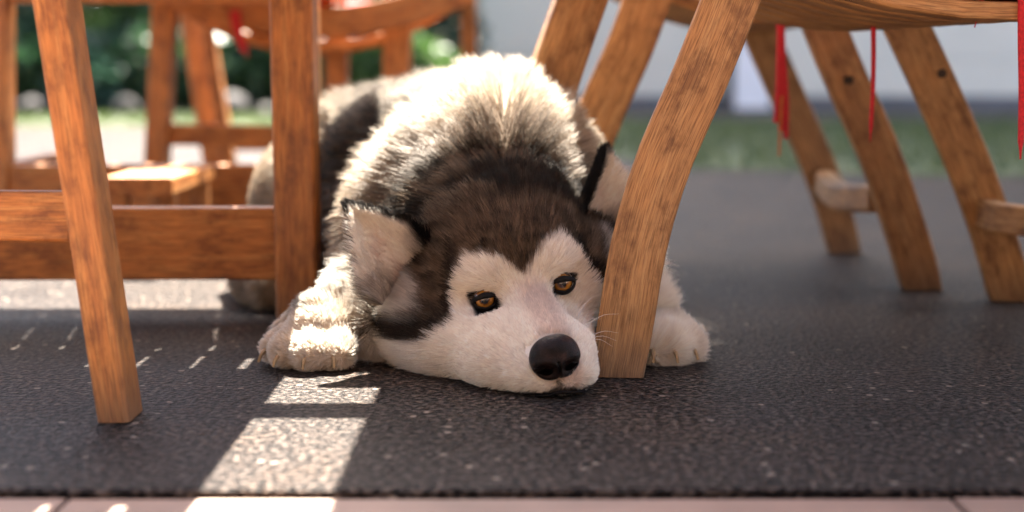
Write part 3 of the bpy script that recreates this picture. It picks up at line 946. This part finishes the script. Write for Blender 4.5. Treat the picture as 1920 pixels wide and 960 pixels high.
def comb(P, N):
    """direction the coat lies in"""
    r, u, f = hl(P)
    head = sstep(-.125, -.095, f) * (P[:, 1] < 1.56)
    side = np.sign(r) * sstep(.0, .05, np.abs(r))
    hd = -HF[None] * 1.0 + HR[None] * (side * .45)[:, None] + HU[None] * (np.where(u > .0, .30, -.28) * sstep(.0, .03, np.abs(u)))[:, None]
    bd = np.tile(np.array((-.18, .95, -.05)), (len(P), 1)) + np.c_[np.sign(P[:, 0] + .01) * .2, np.zeros(len(P)), -.55 * sstep(.2, .08, P[:, 2])]
    lg = (((P[:, 0] < -.10) & (P[:, 1] < 1.50)) | ((P[:, 0] > .085) & (P[:, 1] < 1.53))) & (P[:, 2] < .1)
    bd[lg] = np.where((P[lg, 0] < 0)[:, None], np.array((-.45, -.75, -.45)), np.array((.2, -.85, -.45)))
    d = bd * (1 - head)[:, None] + hd * head[:, None]
    d += np.c_[snoise(P, 60, 21), snoise(P, 60, 22), snoise(P, 60, 23)] * .13
    d -= N * (d * N).sum(1)[:, None]
    return d / (np.linalg.norm(d, axis=1)[:, None] + 1e-9)


HAIR, hnt, hb_, HN, HL = new_mat('coat_hair')
hnt.nodes.remove(hb_)
ph = HN('ShaderNodeBsdfHairPrincipled')
ph.parametrization = 'COLOR'
ph.inputs['Roughness'].default_value = .38
ph.inputs['Radial Roughness'].default_value = .55
ph.inputs['Random Roughness'].default_value = .2
ra_, ta_ = HN('ShaderNodeAttribute'), HN('ShaderNodeAttribute')
ra_.attribute_name, ta_.attribute_name = 'root_colour', 'tip_colour'
hi = HN('ShaderNodeHairInfo')
mr_ = HN('ShaderNodeMapRange'); mr_.interpolation_type = 'SMOOTHSTEP'
mr_.inputs['From Min'].default_value = .30; mr_.inputs['From Max'].default_value = .85
HL(hi.outputs['Intercept'], mr_.inputs['Value'])
mxh = HN('ShaderNodeMix'); mxh.data_type = 'RGBA'
HL(mr_.outputs[0], mxh.inputs['Factor']); HL(ra_.outputs['Color'], mxh.inputs['A']); HL(ta_.outputs['Color'], mxh.inputs['B'])
HL(mxh.outputs['Result'], ph.inputs['Color'])
df, tl = HN('ShaderNodeBsdfDiffuse'), HN('ShaderNodeBsdfTranslucent')
HL(mxh.outputs['Result'], df.inputs['Color']); HL(mxh.outputs['Result'], tl.inputs['Color'])
ms1, ms2 = HN('ShaderNodeMixShader'), HN('ShaderNodeMixShader')
ms1.inputs[0].default_value = .36; ms2.inputs[0].default_value = .10
HL(df.outputs[0], ms1.inputs[1]); HL(tl.outputs[0], ms1.inputs[2])
HL(ms1.outputs[0], ms2.inputs[1]); HL(ph.outputs[0], ms2.inputs[2])
HL(ms2.outputs[0], hnt.nodes['Material Output'].inputs[0])

SKIN, snt, sb_, SN, SL = new_mat('coat_skin')
sa_ = SN('ShaderNodeAttribute'); sa_.attribute_name = 'coat_colour'
SL(sa_.outputs['Color'], sb_.inputs['Base Color'])
sb_.inputs['Roughness'].default_value = .8


def make_fur(name, V, F4, VN, density, parent, coatf, combf, npts=6, clump=0.0, nclump=0, rs=1, keep=None, jitter=.12):
    r_ = np.random.default_rng(rs)
    tri = np.vstack([F4[:, [0, 1, 2]], F4[:, [0, 2, 3]]])
    cen = V[tri].mean(1)
    ar = .5 * np.linalg.norm(np.cross(V[tri[:, 1]] - V[tri[:, 0]], V[tri[:, 2]] - V[tri[:, 0]]), axis=1)
    ex = ar * density(cen)
    cnt = r_.poisson(ex)
    ti = np.repeat(np.arange(len(tri)), cnt)
    a, b = r_.random(len(ti)), r_.random(len(ti))
    fl = a + b > 1; a[fl], b[fl] = 1 - a[fl], 1 - b[fl]
    w = np.c_[1 - a - b, a, b]
    P = (V[tri[ti]] * w[:, :, None]).sum(1)
    N = (VN[tri[ti]] * w[:, :, None]).sum(1); N /= np.linalg.norm(N, axis=1)[:, None]
    if keep is not None:
        m = keep(P, N); P, N = P[m], N[m]
    n = len(P)
    cr, ct, ln, lift, th, head, leg = coatf(P)
    C = combf(P, N)
    C = C + r_.normal(0, jitter, (n, 3)); C /= np.linalg.norm(C, axis=1)[:, None]
    ln = ln * r_.uniform(.65, 1.15, n)
    lf = np.clip(lift + r_.normal(0, .06, n), .08, .95)
    d0 = N * np.sin(np.clip(lf + .35, 0, 1) * 1.5)[:, None] + C * np.cos(np.clip(lf + .35, 0, 1) * 1.5)[:, None]
    d1 = N * np.sin(lf * .9)[:, None] + C * np.cos(lf * .9)[:, None]
    t = np.linspace(0, 1, npts)
    X = P[:, None] + ln[:, None, None] * (t[None, :, None] * d0[:, None] + .5 * (t ** 2)[None, :, None] * (d1 - d0)[:, None] * 1.3)
    X[:, :, 2] -= (ln * .10)[:, None] * (t ** 2)[None] * (ln > .03)[:, None]
    if nclump:
        idx = r_.choice(n, min(nclump, n), replace=False)
        kd = kdtree.KDTree(len(idx))
        for q, i_ in enumerate(idx): kd.insert(P[i_], q)
        kd.balance()
        near = np.array([idx[kd.find(p)[1]] for p in P])
        k = (clump * t ** 1.3)[None, :, None] * r_.uniform(.5, 1.1, n)[:, None, None]
        rel = ln / ln[near]
        tgt = X[near]
        X = X * (1 - k) + tgt * k
    X[:, :, 2] = np.maximum(X[:, :, 2], .0012 + .001 * r_.random((n, 1)))
    v = np.clip(1 + r_.normal(0, 1, n) * np.where(cr.mean(1) > .5, .07, .17), .5, 1.5)[:, None]
    dk = (r_.random(n) < .22)[:, None]
    ct = np.where(dk, ct * np.where(ct.mean(1) > .4, .9, .45)[:, None], ct)
    if nclump:
        cv = np.clip(1 + r_.normal(0, 1, n) * np.where(cr.mean(1) > .5, .05, .15), .6, 1.4)
        v = v * cv[near][:, None]
    cu = bpy.data.hair_curves.new(name)
    cu.add_curves([npts] * n)
    cu.attributes['position'].data.foreach_set('vector', X.astype(np.float32).ravel())
    ra = cu.attributes.get('radius') or cu.attributes.new('radius', 'FLOAT', 'POINT')
    rad = th[:, None] * (1 - .82 * t ** 1.6)[None]
    ra.data.foreach_set('value', rad.astype(np.float32).ravel())
    for nm, c in (('root_colour', cr), ('tip_colour', ct)):
        at_ = cu.attributes.new(nm, 'FLOAT_COLOR', 'CURVE')
        at_.data.foreach_set('color', np.c_[np.clip(c * v, .004, .94), np.ones(n)].astype(np.float32).ravel())
    o = obj(name, cu, HAIR, parent)
    tag(o, kind='stuff')
    return o


dog = empty('dog', (-.05, 1.6, 0), 'grey and white husky type dog lying with its chin on the asphalt', 'dog')
bm_ = mesh('body', BV, BF, True)
bc = coat(BV)
ca = bm_.attributes.new('coat_colour', 'FLOAT_COLOR', 'POINT')
ca.data.foreach_set('color', np.c_[np.clip(bc[0] * .8, 0, 1), np.ones(len(BV))].astype(np.float32).ravel())
body = obj('body', bm_, SKIN, dog)

EXL = abs(float(hl(ER)[0]))


def keep_body(P, N):
    r, u, f = hl(P)
    nose = (np.sqrt((r / .0225) ** 2 + ((u - nl[1]) / .0185) ** 2) < 1) & (f > nl[2] - .020)
    eye = (np.sqrt(((np.abs(r) - EXL) / .0115) ** 2 + (u / .0062) ** 2) < 1) & (f > -.03) & (f < .025)
    return ~(nose | eye) & ~((P[:, 2] < .004) & (N[:, 2] < -.5))


def head_of(P):
    r, u, f = hl(P)
    return sstep(-.125, -.095, f) * (P[:, 1] < 1.56)


make_fur('face_fur', BV, BF, BN, lambda c: 1.15e6 * head_of(c) * (.5 + .5 * (c[:, 2] > .01)), body, coat, comb, 5, .35, 9000, 3, keep_body, .10)
make_fur('coat_fur', BV, BF, BN, lambda c: (1 - head_of(c)) * np.where(c[:, 1] < 1.8, 3.4e5, 2.2e5) * (1 + 1.6 * (((c[:, 0] < -.1) & (c[:, 1] < 1.5)) | ((c[:, 0] > .08) & (c[:, 1] < 1.5)))),
         body, coat, comb, 7, .46, 9000, 4, keep_body, .09)


# ---- ears
def ear(tip, b_in, b_out, cup, front, pale, label):
    """a cupped triangular ear: tip, the two ends of its base, cup depth along `front` direction"""
    tip, b_in, b_out = map(np.asarray, (tip, b_in, b_out))
    front = nrm(front)
    ns, nt_ = 16, 13
    V, F = [], []
    mid = (b_in + b_out) / 2
    for lay in (0, 1):
        for i in range(ns):
            s = i / (ns - 1)
            wid = (1 - s ** 1.5) * (1 + .22 * math.sin(math.pi * min(s * 1.2, 1))) * .97 + .03
            for j in range(nt_):
                t = 2 * j / (nt_ - 1) - 1
                c = mid + (tip - mid) * s
                p = c + (b_out - b_in) / 2 * t * wid
                p = p - front * cup * (1 - t * t) * (1 - .75 * s) + front * .006 * math.sin(s * 3)
                if lay: p = p - front * .0055 * (1 - .5 * s)
                V.append(p)
    for lay in (0, 1):
        for i in range(ns - 1):
            for j in range(nt_ - 1):
                q = [lay * ns * nt_ + x for x in (i * nt_ + j, i * nt_ + j + 1, (i + 1) * nt_ + j + 1, (i + 1) * nt_ + j)]
                F.append(q if lay == 0 else q[::-1])
    o_ = ns * nt_
    ringi = [i * nt_ for i in range(ns)] + [(ns - 1) * nt_ + j for j in range(1, nt_)] + [i * nt_ + nt_ - 1 for i in range(ns - 2, -1, -1)]
    for a, b in zip(ringi[:-1], ringi[1:]): F.append((a, b, b + o_, a + o_))
    V = np.array(V); F = np.array(F)
    f0 = V[F]
    fnn = np.cross(f0[:, 2] - f0[:, 0], f0[:, 3] - f0[:, 1])
    if (fnn[:(ns - 1) * (nt_ - 1)] @ front).mean() < 0:
        F = F[:, ::-1]; fnn = -fnn
    VN = np.zeros_like(V)
    for j in range(4): np.add.at(VN, F[:, j], fnn)
    VN /= np.linalg.norm(VN, axis=1)[:, None] + 1e-12
    ax = tip - mid; L_ = np.linalg.norm(ax); ax = ax / L_
    tx = nrm((b_out - b_in) - ax * (b_out - b_in).dot(ax)); hwid = np.linalg.norm(b_out - b_in) / 2

    MI = np.linalg.inv(np.stack([tip - mid, (b_out - b_in) / 2, front], 1))

    def params(P):
        q = (P - mid) @ MI.T
        s = np.clip(q[:, 0], 0, 1)
        wid = (1 - s ** 1.5) * (1 + .22 * np.sin(np.pi * np.minimum(s * 1.2, 1))) * .97 + .03
        t = np.clip(q[:, 1] / wid, -1, 1)
        mf = -cup * (1 - t ** 2) * (1 - .75 * s) + .006 * np.sin(s * 3) - .0027 * (1 - .5 * s)
        return s, t, q[:, 2] > mf

    def ecoat(P):
        n = len(P)
        s, t, inner = params(P)
        nn = snoise(P, 160, 5)
        inn = (inner * sstep(-.92, -.76, t + .05 * nn) * sstep(1.02, .95, t) * sstep(.97, .85, s)).astype(float)
        outer = np.tile(BLK * 1.6, (n, 1)); outt = np.tile(BLK, (n, 1))
        base_tan = sstep(.45, .1, s) * (~inner)
        outer = mixc(outer, np.tile(TAN, (n, 1)), base_tan * .7); outt = mixc(outt, np.tile(TAN, (n, 1)), base_tan * .5)
        pinkc = mixc(np.tile(WHT * 1.05, (n, 1)), np.tile(np.array((.60, .36, .29)), (n, 1)), np.clip(sstep(.5, .05, np.abs(t - .05)) * sstep(.8, .3, s) * (.55 + .5 * nn), 0, 1))
        cr = mixc(outer, pinkc, inn); ct = mixc(outt, np.tile(WHT, (n, 1)), inn)
        ln = np.where(inner, .0115 + .004 * nn + .013 * sstep(.6, 1, t) * sstep(.8, .3, s) + .010 * sstep(.35, 0, s), .0105 + .012 * sstep(.4, 0, s))
        dark_tuft = inn * sstep(.35, .12, s + .06 * nn) * sstep(.2, .6, np.abs(t + .1) + .2 * nn)
        cr = mixc(cr, np.tile(BRN * .6, (n, 1)), dark_tuft * .6); ct = mixc(ct, np.tile(BRN, (n, 1)), dark_tuft * .5)
        return cr, ct, ln, np.where(inner, .20, .22), np.full(n, .00021), np.ones(n), np.zeros(n)

    def ecomb(P, N):
        s, t, inner = params(P)
        d = ax[None] * np.ones((len(P), 1)) + tx[None] * (np.where(inner, .55, .15) * np.clip(t + .3, -1, 1))[:, None]
        d -= N * (d * N).sum(1)[:, None]
        return d / np.linalg.norm(d, axis=1)[:, None]

    m = mesh('ear', V, F, True)
    cc = ecoat(V)
    a_ = m.attributes.new('coat_colour', 'FLOAT_COLOR', 'POINT')
    a_.data.foreach_set('color', np.c_[np.clip(cc[0] * .85, 0, 1), np.ones(len(V))].astype(np.float32).ravel())
    o = obj('ear', m, SKIN, dog)
    make_fur('ear_fur', V, F, VN, lambda c: np.full(len(c), 1.6e6), o, ecoat, ecomb, 5, .4, 800, 8, None, .13)
    return o


ear(at(652, 384, 1.400), at(812, 462, 1.395), at(716, 572, 1.380), .022, (.25, -.93, .18), True, '')
ear(at(1138, 280, 1.480), at(1085, 440, 1.440), at(1168, 436, 1.475), .024, (.90, -.42, .05), False, '')

# ---- nose
NOSE, nnt, nb_, NN, NL = new_mat('wet_nose_leather')
vv = NN('ShaderNodeTexVoronoi'); vv.inputs['Scale'].default_value = 900
tcn = NN('ShaderNodeTexCoord'); NL(tcn.outputs['Object'], vv.inputs['Vector'])
nn_ = NN('ShaderNodeTexNoise'); nn_.inputs['Scale'].default_value = 90; NL(tcn.outputs['Object'], nn_.inputs['Vector'])
rn = ramp(nnt, [(.4, (.007, .005, .005)), (.60, (.020, .012, .011)), (.74, (.060, .032, .027))])
NL(nn_.outputs[0], rn.inputs[0]); NL(rn.outputs[0], nb_.inputs['Base Color'])
nb_.inputs['Roughness'].default_value = .38
nb_.inputs['Specular IOR Level'].default_value = .16
bpn = NN('ShaderNodeBump'); bpn.inputs['Strength'].default_value = .55; bpn.inputs['Distance'].default_value = .0007
NL(vv.outputs['Distance'], bpn.inputs['Height']); NL(bpn.outputs[0], nb_.inputs['Normal'])
BLACKSKIN = simple('black_skin', (.006, .005, .005), .55, 200, .2)
BLACKSKIN.node_tree.nodes['Principled BSDF'].inputs['Specular IOR Level'].default_value = .15

V, F = [], []
nu, nv = 64, 40
for i in range(nv + 1):
    th = math.pi * .62 * i / nv                       # from the front pole back
    for j in range(nu):
        a = 2 * math.pi * j / nu
        x, y, z = math.sin(th) * math.cos(a), math.sin(th) * math.sin(a), math.cos(th)
        x, y = math.copysign(abs(x) ** .84, x), math.copysign(abs(y) ** .84, y)
        wdt = .0235 * (1 - .16 * max(0, -y) ** 1.2)      # narrower below
        p = [x * wdt, y * .0220 - .0008, z * .0150]
        if y > .2: p[1] -= .0018 * (abs(x) ** 2)
        # nostrils: comma shaped pits, slit running outwards
        for s in (-1, 1):
            cx, cyy = s * .0108, -.0050
            dd = ((p[0] - cx) / .0068) ** 2 + ((p[1] - cyy) / .0060) ** 2
            p[2] -= .0030 * math.exp(-dd ** 1.6 * .9) * (1 if z > 0 else 0)
            p[2] += .0022 * math.exp(-(math.sqrt(dd) - 1.75) ** 2 * 3) * (1 if z > 0 else 0)
            sl_ = ((p[0] - s * .0178) / .0055) ** 2 + ((p[1] + .0055) / .0018) ** 2
            p[2] -= .004 * math.exp(-sl_) * (1 if z > 0 else 0)
        p[2] -= .0024 * math.exp(-(p[0] / .0013) ** 2) * (1 if y < .25 and z > 0 else 0)   # groove between the nostrils
        V.append(NOSEC + HR * p[0] + HU * p[1] + HF * p[2])
    # rings share the pole as coincident points
for i in range(nv):
    for j in range(nu):
        F.append((i * nu + j, (i + 1) * nu + j, (i + 1) * nu + (j + 1) % nu, i * nu + (j + 1) % nu))
nose = obj('nose', mesh('nose', V, F, True), NOSE, dog)
NOSTRIL_SHADE = simple('nostril_hole_shade', (.0015, .001, .001), .95, 50, .1)  # near flush black caps, painted for the shade inside the nostrils
NOSTRIL_SHADE.node_tree.nodes['Principled BSDF'].inputs['Specular IOR Level'].default_value = .02
for s in (-1, 1):
    V, F = [], []
    for i in range(7):
        q = i / 6
        for j in range(20):
            a = 2 * math.pi * j / 20
            # comma: round inside, drawn out to the side and down
            rx_ = .0052 * q * (1.0 + (.55 if math.cos(a) * s > 0 else 0) * abs(math.cos(a)) ** 2)
            px_, py_ = s * .0112 + rx_ * math.cos(a), -.0062 + .0046 * q * math.sin(a) - (.0012 * q if math.cos(a) * s > .5 else 0)
            zz = math.sqrt(max(0.0, 1 - (px_ / .0245) ** 2 - (py_ / .0215) ** 2)) * .0150
            V.append(NOSEC + HR * px_ + HU * py_ + HF * (zz - .0012 * (1 - q * q) + .0004))
    for i in range(6):
        for j in range(20):
            F.append((i * 20 + j, (i + 1) * 20 + j, (i + 1) * 20 + (j + 1) % 20, i * 20 + (j + 1) % 20))
    obj('nostril', mesh('nostril', V, F, True), NOSTRIL_SHADE, nose)
# mouth line below the nose
plank('lip', LIP[5:-5] + HF * .0035, HU, .0030, .0035, BLACKSKIN, dog, cham=.0009)


# ---- eyes
IRIS, int_, ib_, IN, IL = new_mat('amber_eye')
ta = IN('ShaderNodeAttribute'); ta.attribute_name = 'gco'
sp_ = IN('ShaderNodeSeparateXYZ'); IL(ta.outputs['Vector'], sp_.inputs[0])
ri = ramp(int_, [(0, (.002, .002, .002)), (.20, (.002, .002, .002)), (.235, (.10, .035, .006)), (.40, (.40, .185, .025)), (.56, (.19, .075, .012)), (.64, (.012, .007, .005)), (.74, (.05, .035, .03))])
nz_ = IN('ShaderNodeTexNoise'); nz_.inputs['Scale'].default_value = 14; IL(ta.outputs['Vector'], nz_.inputs['Vector'])
IL(sp_.outputs['X'], ri.inputs[0]); IL(ri.outputs[0], ib_.inputs['Base Color'])
ib_.inputs['Roughness'].default_value = .25
ib_.inputs['Coat Weight'].default_value = 1.0
ib_.inputs['Coat Roughness'].default_value = .03
ib_.inputs['Specular IOR Level'].default_value = .6
camp = np.array((0, 0, CAM_H))
for s, ce in ((-1, EL), (1, ER)):
    R_ = .0112
    cen = ce - HF * .0062 + HU * .001
    g = nrm(nrm(camp - cen) * .75 + HF * .4 + np.array((-.06, 0, .05)))     # looking out past the camera
    ux_ = nrm(HR - g * HR.dot(g)); uy_ = np.cross(g, ux_)
    if uy_.dot(HU) < 0: uy_ = -uy_
    V, G, F = [], [], []
    for i in range(25):
        th = math.pi * .75 * i / 24
        for j in range(36):
            a = 2 * math.pi * j / 36
            rr_ = R_ * (1 + .05 * math.exp(-(th / .5) ** 2))
            V.append(cen + (ux_ * math.sin(th) * math.cos(a) + uy_ * math.sin(th) * math.sin(a) + g * math.cos(th)) * rr_)
            G.append((th / (math.pi / 2), math.cos(a), math.sin(a)))
    for i in range(24):
        for j in range(36):
            F.append((i * 36 + j, (i + 1) * 36 + j, (i + 1) * 36 + (j + 1) % 36, i * 36 + (j + 1) % 36))
    eye = obj('eye', mesh('eye', V, F, True, gco=G), IRIS, dog)
    # lids: a thin black shell with an almond opening, lower inner corner drawn out
    ax_f = nrm(HF * .8 + g * .6)
    lx = nrm(HR - ax_f * HR.dot(ax_f)); ly = np.cross(ax_f, lx)
    if ly.dot(HU) < 0: ly = -ly
    V, F = [], []
    na_, nr_ = 48, 7
    for i in range(na_):
        a = 2 * math.pi * i / na_
        ca_, sa_2 = math.cos(a), math.sin(a)
        inner_ = ca_ * s < 0
        wx = .98 if not inner_ else 1.08
        hy = .37 if sa_2 > 0 else .42
        op = 1 / math.sqrt((ca_ / wx) ** 2 + (sa_2 / hy) ** 2)
        op *= 1 - .10 * abs(math.sin(2 * a))
        for k_ in range(nr_):
            q = k_ / (nr_ - 1)
            th = op + .45 * q
            rr_ = R_ * 1.03 + .0016 * math.sin(min(q * 4, 1) * math.pi / 2) + .0006
            da = a + .16 * s * -1                    # the slit slants up and outwards
            V.append(cen + (lx * math.sin(th) * math.cos(a) + ly * math.sin(th) * math.sin(a) + ax_f * math.cos(th)) * rr_)
    for i in range(na_):
        for k_ in range(nr_ - 1):
            b_ = (i + 1) % na_
            F.append((i * nr_ + k_, b_ * nr_ + k_, b_ * nr_ + k_ + 1, i * nr_ + k_ + 1))
    obj('eyelid', mesh('eyelid', V, F, True), BLACKSKIN, eye)

# ---- claws
HORN = simple('pale_horn', (.36, .25, .13), .35, 60, .25)
DHORN = simple('dark_horn', (.05, .04, .035), .35, 60, .25)
for q, (x, y, dx) in enumerate(((-.244, 1.399, -.005), (-.227, 1.375, -.004), (-.201, 1.362, -.001), (-.176, 1.369, .002),
                                (.119, 1.407, -.002), (.140, 1.394, 0), (.161, 1.395, .002), (.180, 1.410, .004))):
    P = smooth_path([(x, y + .008, .018), (x + dx, y - .006, .0145), (x + dx * 1.6, y - .010, .0065)], 8)
    plank('claw', P, (1, 0, 0), .0062, .0070, HORN, dog, cham=.0024, taper=(1, .35))
# ---- whiskers
WSK = simple('whisker', (.75, .70, .64), .3, 50, .05)
for s in (-1, 1):
    for q in range(7):
        a = hw(s * .030, nl[1] - .012 - .004 * (q % 3), nl[2] - .034 - .005 * q)
        d = nrm(HR * s * 1.0 + HU * (-.30 + .13 * q) - HF * (.15 + .08 * q))
        L_ = .035 + .006 * (q % 4)
        P = smooth_path([a, a + d * L_ * .6 + HU * .003, a + d * L_ + HU * -.006], 8)
        P[:, 2] = np.maximum(P[:, 2], .002)
        plank('whisker', P, HU, .0005, .0005, WSK, dog, cham=.0001, taper=(1, .25))
